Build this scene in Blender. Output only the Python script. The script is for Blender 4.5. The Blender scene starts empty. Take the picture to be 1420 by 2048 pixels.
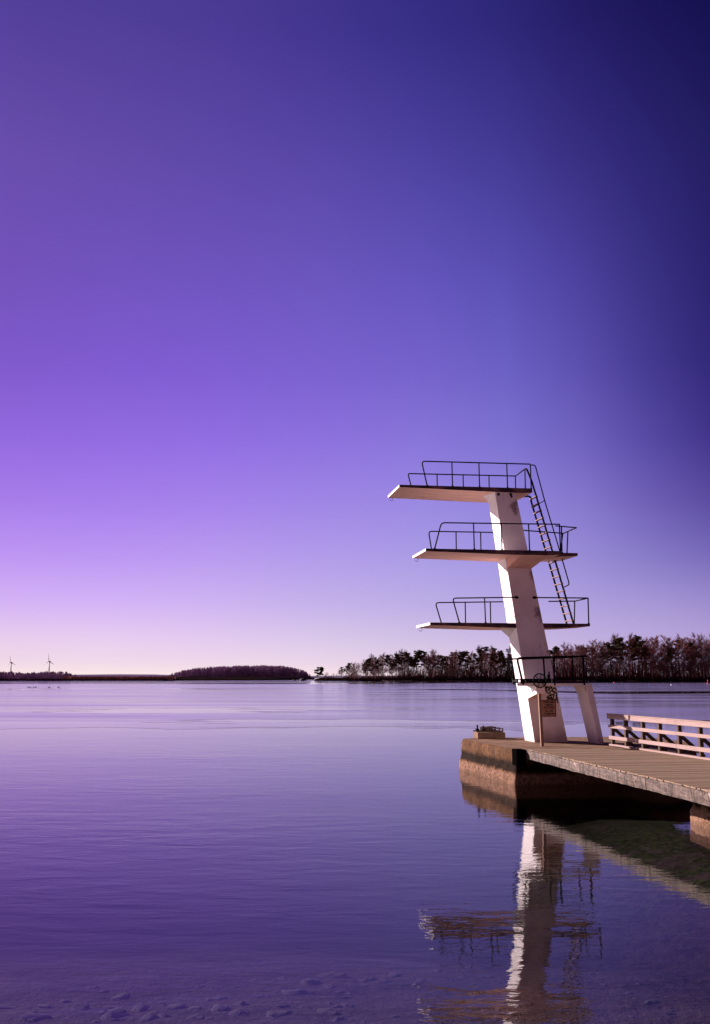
import bpy, math, random
from mathutils import Vector, noise as mnoise

R = random.Random(7)
sc = bpy.context.scene
COL = sc.collection
PI = math.pi
TH = math.radians(8.53)          # the pier and the tower share one frame turned by TH
OX, OY = 6.9, 35.0               # the tower column stands on this point
CAMZ = 3.30


def W(u, v, z=0.0):              # tower frame -> world (u points out over the water, v away from shore)
    x, y = -u, v
    return Vector((OX + x*math.cos(TH) - y*math.sin(TH), OY + x*math.sin(TH) + y*math.cos(TH), z))


# ------------------------------------------------------------------ mesh builder
class MB:
    def __init__(self):
        self.v, self.f, self.m, self.s = [], [], [], []

    def face(self, idx, mat=0, smooth=False):
        self.f.append(idx); self.m.append(mat); self.s.append(smooth)

    def quad(self, a, b, c, d, mat=0):
        n = len(self.v); self.v += [Vector(a), Vector(b), Vector(c), Vector(d)]
        self.face((n, n+1, n+2, n+3), mat)

    def hexa(self, p, mat=0, mats=None):
        """8 points: bottom 0-3 counter-clockwise, top 4-7 above them."""
        n = len(self.v); self.v += [Vector(q) for q in p]
        fs = [(3, 2, 1, 0), (4, 5, 6, 7), (0, 1, 5, 4), (1, 2, 6, 5), (2, 3, 7, 6), (3, 0, 4, 7)]
        for k, f in enumerate(fs):
            self.face(tuple(n+i for i in f), mats[k] if mats else mat)

    def box(self, x0, x1, y0, y1, z0, z1, mat=0, mats=None):
        self.hexa([(x0, y0, z0), (x1, y0, z0), (x1, y1, z0), (x0, y1, z0),
                   (x0, y0, z1), (x1, y0, z1), (x1, y1, z1), (x0, y1, z1)], mat, mats)

    def bar(self, a, b, w, h, mat=0, up=(0, 0, 1)):
        a, b = Vector(a), Vector(b); d = (b-a).normalized(); s = d.cross(Vector(up))
        if s.length < 1e-4: s = d.cross(Vector((0, 1, 0)))
        s.normalize(); t = s.cross(d)
        s *= w/2; t *= h/2
        self.hexa([a-s-t, a+s-t, b+s-t, b-s-t, a-s+t, a+s+t, b+s+t, b-s+t], mat)

    def tube(self, pts, r, n=8, mat=0, closed=False):
        pts = [Vector(p) for p in pts]; rr = r if isinstance(r, (list, tuple)) else [r]*len(pts)
        base = len(self.v); L = len(pts); prev = None
        for i, p in enumerate(pts):
            if closed: d = pts[(i+1) % L]-pts[i-1]
            else: d = pts[min(i+1, L-1)]-pts[max(i-1, 0)]
            d.normalize()
            if prev is None:
                prev = d.cross(Vector((0.13, 0.2, 1)))
                if prev.length < 1e-3: prev = d.cross(Vector((1, 0, 0)))
            prev = (prev - d*prev.dot(d)).normalized(); q = d.cross(prev)
            for k in range(n):
                a = 2*PI*k/n
                self.v.append(p + (prev*math.cos(a)+q*math.sin(a))*rr[i])
        for i in range(L if closed else L-1):
            j = (i+1) % L
            for k in range(n):
                k2 = (k+1) % n
                self.face((base+i*n+k, base+i*n+k2, base+j*n+k2, base+j*n+k), mat, True)
        if not closed:
            self.face(tuple(base+k for k in reversed(range(n))), mat)
            self.face(tuple(base+(L-1)*n+k for k in range(n)), mat)

    def prism(self, outline, z0, z1, mat=0, top=None, taper=None):
        n = len(self.v); k = len(outline); low = taper or outline
        self.v += [Vector((x, y, z0)) for x, y in low]+[Vector((x, y, z1)) for x, y in outline]
        for i in range(k):
            j = (i+1) % k; self.face((n+i, n+j, n+k+j, n+k+i), mat)
        self.face(tuple(n+k+i for i in range(k)), mat if top is None else top)
        self.face(tuple(n+i for i in reversed(range(k))), mat)

    def ball(self, c, r, nu=10, nv=6, mat=0, sq=(1, 1, 1)):
        n = len(self.v); c = Vector(c)
        for j in range(nv+1):
            t = PI*j/nv
            for i in range(nu):
                a = 2*PI*i/nu
                self.v.append(c+Vector((r*sq[0]*math.sin(t)*math.cos(a), r*sq[1]*math.sin(t)*math.sin(a), r*sq[2]*math.cos(t))))
        for j in range(nv):
            for i in range(nu):
                i2 = (i+1) % nu
                self.face((n+j*nu+i, n+(j+1)*nu+i, n+(j+1)*nu+i2, n+j*nu+i2), mat, True)

    def data(self, name, mats):
        me = bpy.data.meshes.new(name)
        me.from_pydata([tuple(q) for q in self.v], [], self.f)
        for m in (mats if isinstance(mats, (list, tuple)) else [mats]): me.materials.append(m)
        me.polygons.foreach_set('material_index', self.m)
        me.polygons.foreach_set('use_smooth', self.s)
        me.update(); return me

    def build(self, name, mats, parent=None, bevel=0.0):
        o = bpy.data.objects.new(name, self.data(name, mats)); COL.objects.link(o)
        if parent is not None: o.parent = parent
        if bevel:
            b = o.modifiers.new('bevel', 'BEVEL'); b.width = bevel; b.segments = 2
            b.limit_method = 'ANGLE'; b.angle_limit = math.radians(35)
        return o


def tag(o, label=None, cat=None, group=None, kind=None):
    for k, x in (('label', label), ('category', cat), ('group', group), ('kind', kind)):
        if x: o[k] = x
    return o


def empty(name, loc, rz=0.0):
    o = bpy.data.objects.new(name, None); COL.objects.link(o)
    o.location = loc; o.rotation_euler = (0, 0, rz); o.empty_display_size = 0.3
    return o


class Frame:
    """A thing in the tower frame: root Empty at (u,v,z); g() gives local coordinates."""
    def __init__(self, name, u, v, z):
        self.b = (u, v, z); self.root = empty(name, W(u, v, z), TH)

    def g(self, u, v, z):
        return Vector((-(u-self.b[0]), v-self.b[1], z-self.b[2]))

    def box(self, m, u0, u1, v0, v1, z0, z1, mat=0, mats=None):
        a = self.g(u1, v0, z0); b = self.g(u0, v1, z1)
        m.box(a.x, b.x, a.y, b.y, a.z, b.z, mat, mats)


def fillet(pts, r, n=5):
    pts = [Vector(p) for p in pts]; out = [pts[0]]
    for i in range(1, len(pts)-1):
        a, b, c = pts[i-1], pts[i], pts[i+1]
        d1 = (a-b); d2 = (c-b); l = min(r, d1.length*0.45, d2.length*0.45)
        p, q = b+d1.normalized()*l, b+d2.normalized()*l
        for k in range(n+1):
            t = k/n; out.append(p*(1-t)**2 + b*2*t*(1-t) + q*t*t)
    out.append(pts[-1]); return out


# ------------------------------------------------------------------ materials
class Mat:
    def __init__(self, name):
        self.m = bpy.data.materials.new(name); self.m.use_nodes = True
        self.t = self.m.node_tree; self.n = self.t.nodes; self.l = self.t.links
        self.n.clear(); self.out = self.n.new('ShaderNodeOutputMaterial')

    def add(self, typ, **kw):
        x = self.n.new('ShaderNode'+typ)
        for k, val in kw.items():
            if k.startswith('_'): setattr(x, k[1:], val)
            else: x.inputs[k.replace('__', ' ')].default_value = val
        return x

    def link(self, a, b): self.l.new(a, b)

    def coords(self, scale=(1, 1, 1), kind='Object', rot=(0, 0, 0)):
        c = self.add('TexCoord'); mp = self.add('Mapping')
        mp.inputs['Scale'].default_value = scale; mp.inputs['Rotation'].default_value = rot
        self.link(c.outputs[kind], mp.inputs['Vector']); return mp.outputs['Vector']

    def geo(self, scale=(1, 1, 1)):
        c = self.add('NewGeometry'); mp = self.add('Mapping'); mp.inputs['Scale'].default_value = scale
        self.link(c.outputs['Position'], mp.inputs['Vector']); return mp.outputs['Vector']

    def noise(self, vec, scale, detail=4, rough=0.55, dist=0.0):
        x = self.add('TexNoise', Scale=scale, Detail=detail, Roughness=rough, Distortion=dist)
        self.link(vec, x.inputs['Vector']); return x.outputs['Fac']

    def rng(self, fac, a, b, c=0.0, d=1.0, smooth=True):
        x = self.add('MapRange', _interpolation_type='SMOOTHSTEP' if smooth else 'LINEAR')
        self.link(fac, x.inputs['Value'])
        for i, val in zip((1, 2, 3, 4), (a, b, c, d)): x.inputs[i].default_value = val
        return x.outputs['Result']

    def ramp(self, fac, stops):
        x = self.add('ValToRGB'); cr = x.color_ramp
        while len(cr.elements) < len(stops): cr.elements.new(0.5)
        for e, (p, c) in zip(cr.elements, stops): e.position = p; e.color = (*c, 1)
        self.link(fac, x.inputs['Fac']); return x.outputs['Color']

    def mix(self, fac, a, b, mode='MIX'):
        x = self.add('MixRGB', _blend_type=mode)
        for sock, val in zip(('Fac', 'Color1', 'Color2'), (fac, a, b)):
            if isinstance(val, (int, float)): x.inputs[sock].default_value = val
            elif isinstance(val, tuple): x.inputs[sock].default_value = (*val, 1)
            else: self.link(val, x.inputs[sock])
        return x.outputs['Color']

    def math(self, op, a, b=None, clamp=False):
        x = self.add('Math', _operation=op, _use_clamp=clamp)
        for i, val in enumerate((a, b)):
            if val is None: continue
            if isinstance(val, (int, float)): x.inputs[i].default_value = val
            else: self.link(val, x.inputs[i])
        return x.outputs[0]

    def bump(self, h, strength=0.3, distance=0.01):
        x = self.add('Bump', Strength=strength, Distance=distance)
        self.link(h, x.inputs['Height']); return x.outputs['Normal']

    def done(self, color, rough=0.7, normal=None, spec=0.3, metal=0.0):
        p = self.add('BsdfPrincipled', Roughness=rough if not hasattr(rough, 'links') else 0.5, Metallic=metal)
        p.inputs['Specular IOR Level'].default_value = spec
        if hasattr(rough, 'links'): self.link(rough, p.inputs['Roughness'])
        if isinstance(color, tuple): p.inputs['Base Color'].default_value = (*color, 1)
        else: self.link(color, p.inputs['Base Color'])
        if normal is not None: self.link(normal, p.inputs['Normal'])
        self.link(p.outputs[0], self.out.inputs['Surface']); return self.m


def plain(name, c1, c2, scale=4.0, rough=0.7, spec=0.3, bump=0.2, dist=0.01, metal=0.0):
    m = Mat(name); v = m.coords()
    f = m.noise(v, scale, 5)
    return m.done(m.mix(m.rng(f, 0.3, 0.7), c1, c2), rough, m.bump(m.noise(v, scale*6, 3), bump, dist) if bump else None, spec, metal)


STAINS = [((-.62, -.5, 5.69), .20), ((-.5, -.5, 4.4), .22), ((-1.30, -.5, 8.1), .20), ((-.42, -.5, 4.9), .14), ((-.2, -.5, 3.2), .12)]   # old damp patches on the column face


def make_white():
    m = Mat('white painted concrete'); v = m.coords()
    f = m.noise(v, 1.3, 6, 0.6)
    c = m.mix(m.rng(f, 0.35, 0.7), (0.80, 0.755, 0.745), (0.70, 0.65, 0.635))
    streak = m.noise(m.coords((5, 5, 0.35)), 1.6, 5, 0.6)
    c = m.mix(m.math('MULTIPLY', m.rng(streak, 0.58, 0.78), 0.45), c, (0.36, 0.29, 0.27))
    spot = m.noise(m.coords((1.0, 1.0, 0.6), rot=(0.3, 0.2, 0)), 1.15, 7, 0.68, 0.4)
    c = m.mix(m.math('MULTIPLY', m.rng(spot, 0.635, 0.72), 0.75), c, (0.24, 0.16, 0.16))
    for (px_, py_, pz_), rad in STAINS:
        d = m.add('VectorMath', _operation='DISTANCE'); m.link(m.coords((1, .6, .55)), d.inputs[0]); d.inputs[1].default_value = (px_, py_*.6, pz_*.55)
        k_ = m.math('ADD', d.outputs['Value'], m.math('MULTIPLY', m.math('SUBTRACT', m.noise(v, 5.0, 6, 0.72), 0.5), 0.75))
        c = m.mix(m.rng(k_, rad*.25, rad, 0.8, 0.0), c, (0.17, 0.10, 0.11))
    sep = m.add('SeparateXYZ'); m.link(m.coords(), sep.inputs[0])
    low = m.math('ADD', sep.outputs[2], m.math('MULTIPLY', m.noise(v, 3.5, 4), -0.55))
    c = m.mix(m.rng(low, -0.3, 0.32, 0.62, 0.0), c, (0.33, 0.28, 0.25))
    n = m.bump(m.math('ADD', m.noise(v, 28, 4), m.math('MULTIPLY', m.noise(v, 4, 3), 1.5)), 0.25, 0.012)
    return m.done(c, 0.72, n, 0.25)


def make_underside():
    m = Mat('stained soffit with painted bounce'); v = m.coords()
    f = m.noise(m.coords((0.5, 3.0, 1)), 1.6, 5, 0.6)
    c = m.mix(m.rng(f, 0.3, 0.72), (0.84, 0.50, 0.41), (0.70, 0.40, 0.33))  # warm light bounced up from water and deck is painted into this colour
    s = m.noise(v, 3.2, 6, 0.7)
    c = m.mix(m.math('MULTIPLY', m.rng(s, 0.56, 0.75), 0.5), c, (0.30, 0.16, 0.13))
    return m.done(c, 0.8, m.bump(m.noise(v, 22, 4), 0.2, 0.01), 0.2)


def make_edge():
    m = Mat('grimy slab edge with painted shade'); v = m.coords()
    f = m.noise(m.coords((0.8, 2, 2)), 2.0, 5, 0.6)
    c = m.mix(m.rng(f, 0.42, 0.68), (0.035, 0.022, 0.035), (0.20, 0.11, 0.11))  # slab sides coloured dark for shade as well as grime
    return m.done(c, 0.75, m.bump(m.noise(v, 25, 3), 0.3, 0.01), 0.2)


def make_plank(name, a, b, dark, grain_axis='x', moss=0.0, knots=True, rough=0.75, sc_=1.0):
    m = Mat(name)
    s = {'x': (0.6, 9, 9), 'y': (9, 0.6, 9), 'z': (9, 9, 0.6)}[grain_axis]
    s = tuple(q*sc_ for q in s)
    v = m.coords(s); ob = m.coords()
    g = m.noise(v, 2.2, 6, 0.65, 0.6)
    c = m.mix(m.rng(g, 0.3, 0.72), a, b)
    big = m.noise(ob, 0.9, 4, 0.6)
    c = m.mix(m.math('MULTIPLY', m.rng(big, 0.4, 0.7), 0.5), c, tuple(0.62*q for q in a))
    st = m.noise(v, 5.5, 4, 0.7)
    c = m.mix(m.math('MULTIPLY', m.rng(st, 0.6, 0.74), 0.75), c, dark)
    if knots:
        k = m.noise(m.coords(tuple(q**0.5 for q in s)), 4.2, 3, 0.5)
        c = m.mix(m.math('MULTIPLY', m.rng(k, 0.66, 0.76), 0.8), c, dark)
    if moss:
        q = m.noise(ob, 1.7, 6, 0.7)
        c = m.mix(m.math('MULTIPLY', m.rng(q, 0.52, 0.7), moss), c, (0.10, 0.085, 0.045))
    info = m.add('NewGeometry')
    c = m.mix(0.5, c, m.mix(info.outputs['Random Per Island'], tuple(0.7*q for q in a), tuple(min(1, 1.2*q) for q in a)), 'MIX')
    return m.done(c, rough, m.bump(g, 0.45, 0.012), 0.08)


def make_edge_beam():
    m = Mat('grey weathered beam'); ob = m.coords()
    g = m.noise(m.coords((3.0, 1.0, 6)), 2.4, 6, 0.7, 0.5)
    c = m.mix(m.rng(g, 0.32, 0.7), (0.165, 0.120, 0.096), (0.045, 0.032, 0.025))
    cr = m.noise(m.coords((4, 2.2, 0.7)), 3.0, 6, 0.75, 0.9)
    c = m.mix(m.math('MULTIPLY', m.rng(cr, 0.50, 0.60), 0.9), c, (0.022, 0.014, 0.01))
    mo = m.noise(ob, 1.4, 6, 0.7)
    c = m.mix(m.math('MULTIPLY', m.rng(mo, 0.5, 0.7), 0.6), c, (0.06, 0.046, 0.028))
    w = m.noise(m.coords((2, 1.1, 0.5)), 2.6, 4, 0.7, 0.4)
    c = m.mix(m.math('MULTIPLY', m.rng(w, 0.62, 0.7), 0.8), c, (0.38, 0.31, 0.26))
    return m.done(c, 0.8, m.bump(m.math('ADD', g, m.math('MULTIPLY', cr, 1.2)), 0.7, 0.03), 0.2)


def make_block():
    m = Mat('tidal stained concrete'); v = m.geo()
    sep = m.add('SeparateXYZ'); m.link(v, sep.inputs[0])
    f = m.noise(v, 1.6, 7, 0.65)
    c = m.mix(m.rng(f, 0.3, 0.72), (0.150, 0.076, 0.037), (0.058, 0.028, 0.013))
    fine = m.noise(v, 9, 6, 0.7)
    c = m.mix(m.math('MULTIPLY', m.rng(fine, 0.48, 0.66), 0.75), c, (0.035, 0.02, 0.012))
    vert = m.noise(m.geo((4, 4, 0.5)), 2.4, 6, 0.7)
    c = m.mix(m.math('MULTIPLY', m.rng(vert, 0.55, 0.66), 0.8), c, (0.06, 0.045, 0.035))
    z = m.math('ADD', sep.outputs[2], m.math('MULTIPLY', m.math('SUBTRACT', m.noise(v, 2.6, 8, 0.78), 0.5), 0.40))
    band = m.math('MULTIPLY', m.rng(z, 0.36, 0.43), m.rng(z, 0.60, 0.78, 1.0, 0.0))
    c = m.mix(m.math('MULTIPLY', band, 0.93), c, (0.006, 0.003, 0.0015))
    low = m.math('MULTIPLY', m.rng(z, 0.30, 0.38, 1.0, 0.0), m.rng(m.noise(v, 12, 6, 0.75), 0.38, 0.58))
    c = m.mix(m.math('MULTIPLY', low, 0.75), c, (0.25, 0.150, 0.105))      # bleached crust below the algae line
    wet = m.math('MULTIPLY', m.rng(z, 0.02, 0.10, 1.0, 0.0), 0.55)
    c = m.mix(wet, c, (0.10, 0.06, 0.035))
    h = m.math('ADD', m.math('MULTIPLY', f, 2.0), m.noise(v, 14, 5, 0.7))
    return m.done(c, 0.9, m.bump(h, 0.8, 0.05), 0.04)


M = {}
M['white'] = make_white()
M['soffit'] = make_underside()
M['edge'] = make_edge()
M['steel'] = plain('black painted steel', (0.006, 0.005, 0.008), (0.012, 0.009, 0.011), 9, 0.8, 0.06, 0.15)
M['rust'] = plain('rusty dark steel', (0.03, 0.018, 0.018), (0.09, 0.045, 0.035), 8, 0.7, 0.3, 0.3)
M['rung'] = plain('worn timber rung', (0.20, 0.105, 0.075), (0.12, 0.062, 0.045), 9, 0.7, 0.2, 0.3)
M['deck'] = make_plank('weathered deck planks', (0.262, 0.184, 0.124), (0.172, 0.119, 0.080), (0.06, 0.04, 0.024), 'x', 0.4)
M['rail'] = make_plank('pale railing timber', (0.36, 0.262, 0.235), (0.26, 0.18, 0.16), (0.10, 0.06, 0.05), 'y', 0.12)
M['post'] = make_plank('dark railing post timber', (0.10, 0.065, 0.045), (0.06, 0.04, 0.028), (0.02, 0.02, 0.015), 'z', 0.2)
M['beam'] = make_edge_beam()
M['joist'] = make_plank('tarred joist timber', (0.05, 0.036, 0.03), (0.03, 0.022, 0.02), (0.012, 0.01, 0.01), 'y', 0.0)
M['block'] = make_block()
M['blocktop'] = plain('dusty concrete top', (0.205, 0.130, 0.086), (0.13, 0.081, 0.053), 2.4, 0.9, 0.04, 0.4, 0.02)
M['rubber'] = plain('black rubber fender', (0.0015, 0.0013, 0.0013), (0.003, 0.0026, 0.0024), 12, 0.95, 0.0, 0.3)
M['signpost'] = make_plank('sign post timber', (0.30, 0.19, 0.135), (0.22, 0.135, 0.09), (0.15, 0.08, 0.05), 'z', 0.0)
M['plate'] = plain('faded yellow sign plate', (0.52, 0.29, 0.15), (0.40, 0.21, 0.11), 6, 0.5, 0.4, 0.0)
M['signred'] = plain('dark red sign border', (0.16, 0.018, 0.012), (0.10, 0.012, 0.01), 6, 0.5, 0.4, 0.0)
M['ink'] = plain('black sign lettering', (0.006, 0.005, 0.005), (0.012, 0.01, 0.01), 6, 0.5, 0.3, 0.0)
M['spray'] = plain('black spray paint', (0.008, 0.010, 0.006), (0.025, 0.03, 0.016), 30, 0.6, 0.2, 0.0)
M['bark'] = plain('dark bark', (0.11, 0.062, 0.058), (0.05, 0.03, 0.028), 1.2, 0.9, 0.0, 0.0)
M['birch'] = plain('pale birch bark', (0.46, 0.31, 0.29), (0.22, 0.14, 0.135), 0.6, 0.8, 0.15, 0.0)
M['pinebark'] = plain('reddish pine bark', (0.14, 0.062, 0.045), (0.07, 0.032, 0.026), 0.8, 0.9, 0.0, 0.0)
M['twig'] = plain('reddish brown bare twigs', (0.23, 0.080, 0.082), (0.15, 0.056, 0.058), 0.4, 0.9, 0.0, 0.0)
M['twig2'] = plain('grey purple bare twigs', (0.175, 0.083, 0.088), (0.11, 0.054, 0.058), 0.4, 0.9, 0.0, 0.0)
M['needle'] = plain('dark pine needles', (0.070, 0.050, 0.024), (0.036, 0.027, 0.015), 0.5, 0.9, 0.0, 0.0)
M['spruce'] = plain('blackish spruce needles', (0.05, 0.042, 0.026), (0.03, 0.026, 0.017), 0.5, 0.9, 0.0, 0.0)
M['scrub'] = plain('dead brown scrub', (0.050, 0.024, 0.022), (0.022, 0.012, 0.012), 0.3, 0.9, 0.0, 0.0)
M['farwood'] = plain('far haze tinted wood', (0.30, 0.175, 0.30), (0.23, 0.13, 0.235), 0.05, 0.9, 0.0, 0.0)  # distance haze mixed into the colour of the wood
M['reed'] = plain('dry reddish reeds', (0.36, 0.17, 0.15), (0.27, 0.125, 0.115), 0.05, 0.9, 0.0, 0.0)
M['land'] = plain('dark shore soil', (0.016, 0.009, 0.009), (0.009, 0.006, 0.006), 0.2, 0.95, 0.0, 0.0)
M['sand'] = plain('shore sand edge', (0.30, 0.18, 0.14), (0.14, 0.085, 0.07), 0.08, 0.95, 0.0, 0.0)
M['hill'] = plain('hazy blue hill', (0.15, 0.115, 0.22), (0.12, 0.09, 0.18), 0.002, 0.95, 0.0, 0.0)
M['turbine'] = plain('grey turbine paint', (0.045, 0.026, 0.04), (0.035, 0.02, 0.03), 0.1, 0.6, 0.3, 0.0)
M['stone'] = plain('silted stone', (0.125, 0.10, 0.105), (0.06, 0.048, 0.05), 5.0, 0.9, 0.15, 0.5, 0.02)
M['wetrock'] = plain('dark wet rock', (0.03, 0.02, 0.022), (0.015, 0.011, 0.012), 0.6, 0.7, 0.3, 0.3, 0.05)
M['red'] = plain('red buoy paint', (0.65, 0.04, 0.06), (0.45, 0.03, 0.04), 3, 0.4, 0.4, 0.0)
M['buoywhite'] = plain('white buoy paint', (0.8, 0.74, 0.74), (0.65, 0.6, 0.6), 3, 0.4, 0.4, 0.0)
M['duck'] = plain('dark plumage', (0.025, 0.018, 0.018), (0.05, 0.035, 0.03), 8, 0.8, 0.2, 0.0)


def make_bed():
    m = Mat('lake bed'); v = m.geo()
    f = m.noise(v, 1.3, 6, 0.65)
    c = m.mix(m.rng(f, 0.35, 0.68), (0.072, 0.044, 0.044), (0.034, 0.021, 0.021))
    g = m.noise(v, 7, 5, 0.7)
    c = m.mix(m.math('MULTIPLY', m.rng(g, 0.45, 0.7), 0.7), c, (0.095, 0.076, 0.078))
    mo = m.noise(v, 0.9, 6, 0.7)
    sx = m.add('SeparateXYZ'); m.link(v, sx.inputs[0])                 # moss grows on the shoal beside the pier
    c = m.mix(m.math('MULTIPLY', m.math('MULTIPLY', m.rng(mo, 0.36, 0.50), m.rng(sx.outputs[1], 16.5, 20.0)), 0.93), c, m.mix(m.rng(g, 0.4, 0.62), (0.010, 0.016, 0.003), (0.050, 0.066, 0.014)))
    return m.done(c, 0.95, m.bump(m.math('ADD', g, m.math('MULTIPLY', f, 3)), 0.8, 0.06), 0.1)


def make_water():
    m = Mat('lake water')
    # wind ripples, long along the wind, in metres
    n1 = m.noise(m.geo((0.50, 1.25, 1)), 1.5, 2, 0.5, 0.35)
    n2 = m.noise(m.geo((0.85, 2.1, 1)), 4.2, 2, 0.55, 0.3)
    n3 = m.noise(m.geo((0.10, 0.22, 1)), 1.0, 2, 0.5)
    h = m.math('ADD', m.math('MULTIPLY', n1, 1.0), m.math('MULTIPLY', n2, 0.24))
    patch = m.rng(m.noise(m.geo((0.03, 0.08, 1)), 1.0, 4, 0.6), 0.36, 0.64, 0.45, 1.35)
    h = m.math('MULTIPLY', h, patch)
    h = m.math('ADD', h, m.math('MULTIPLY', n3, 1.3))
    sep = m.add('SeparateXYZ'); m.link(m.geo(), sep.inputs[0])
    lee = m.math('ADD', m.rng(sep.outputs[1], 30, 85, 1.0, 0.25), m.rng(sep.outputs[1], 440, 520, 0.0, 5.0))
    h = m.math('MULTIPLY', h, lee)
    h = m.math('MULTIPLY', h, m.rng(sep.outputs[0], -5, 3.5, 2.1, 1.0))
    b = m.add('Bump', Strength=1.0, Distance=0.0046); m.link(h, b.inputs['Height'])
    fr = m.add('Fresnel', IOR=1.333); m.link(b.outputs[0], fr.inputs['Normal'])
    gl = m.add('BsdfGlossy', Roughness=0.004); m.link(b.outputs[0], gl.inputs['Normal'])
    gl.inputs['Color'].default_value = (0.97, 0.97, 0.98, 1)
    tr = m.add('BsdfTransparent'); tr.inputs['Color'].default_value = (0.95, 0.95, 1, 1)
    bf = m.add('NewGeometry').outputs['Backfacing']           # light leaving the water from below
    fac = m.math('ADD', m.math('MULTIPLY', fr.outputs[0], m.math('SUBTRACT', 1.0, bf)), m.math('MULTIPLY', bf, 0.12))
    mx = m.add('MixShader'); m.link(fac, mx.inputs[0]); m.link(tr.outputs[0], mx.inputs[1]); m.link(gl.outputs[0], mx.inputs[2])
    m.link(mx.outputs[0], m.out.inputs['Surface'])
    ab = m.add('VolumeAbsorption', Density=0.40); ab.inputs['Color'].default_value = (0.46, 0.45, 0.50, 1)
    m.link(ab.outputs[0], m.out.inputs['Volume'])
    return m.m


def make_ice():
    m = Mat('thin grey ice')
    pos = m.geo(); sep = m.add('SeparateXYZ'); m.link(pos, sep.inputs[0])
    a = m.noise(m.geo((0.012, 0.055, 1)), 1.0, 6, 0.62, 0.4)
    thr = m.rng(sep.outputs[1], 66, 120, 0.49, 0.27, False)
    mask = m.rng(m.math('SUBTRACT', a, thr), -0.006, 0.012)
    tone = m.noise(m.geo((0.03, 0.16, 1)), 1.0, 6, 0.65)
    rough = m.rng(m.noise(m.geo((0.02, 0.08, 1)), 1.0, 4, 0.6), 0.35, 0.65, 0.09, 0.17)
    bmp = m.add('Bump', Strength=0.4, Distance=0.012); m.link(m.noise(m.geo((0.25, 0.7, 1)), 1.0, 5, 0.6), bmp.inputs['Height'])
    gl = m.add('BsdfGlossy'); m.link(rough, gl.inputs['Roughness']); m.link(bmp.outputs[0], gl.inputs['Normal'])
    gl.inputs['Color'].default_value = (0.93, 0.92, 0.95, 1)
    df = m.add('BsdfDiffuse'); m.link(m.mix(m.rng(tone, 0.35, 0.7), (0.17, 0.145, 0.20), (0.09, 0.075, 0.115)), df.inputs['Color'])
    fr = m.add('Fresnel', IOR=1.31)
    k = m.math('MULTIPLY', fr.outputs[0], m.rng(tone, 0.3, 0.7, 0.98, 0.86))
    mx = m.add('MixShader'); m.link(k, mx.inputs[0]); m.link(df.outputs[0], mx.inputs[1]); m.link(gl.outputs[0], mx.inputs[2])
    tr = m.add('BsdfTransparent'); m2 = m.add('MixShader')
    m.link(mask, m2.inputs[0]); m.link(tr.outputs[0], m2.inputs[1]); m.link(mx.outputs[0], m2.inputs[2])
    m.link(m2.outputs[0], m.out.inputs['Surface']); return m.m


M['bed'] = make_bed(); M['water'] = make_water(); M['ice'] = make_ice()

# ------------------------------------------------------------------ sky and sun
SUN_EL = math.radians(19.0)
SUN_AZ = math.radians(46-8.53)
SUN_H = Vector((-math.cos(SUN_AZ), math.sin(SUN_AZ), 0))
EXPO = 1.4
sun_dir = Vector((SUN_H.x*math.cos(SUN_EL), SUN_H.y*math.cos(SUN_EL), math.sin(SUN_EL)))


def lin(c):
    return tuple(((q/255)/12.92 if q/255 <= 0.04045 else ((q/255+0.055)/1.055)**2.4) for q in c)


SKY_K = 0.1                                    # background strength
NISH = 0.006                                    # share of the physical sky in the sum
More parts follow.
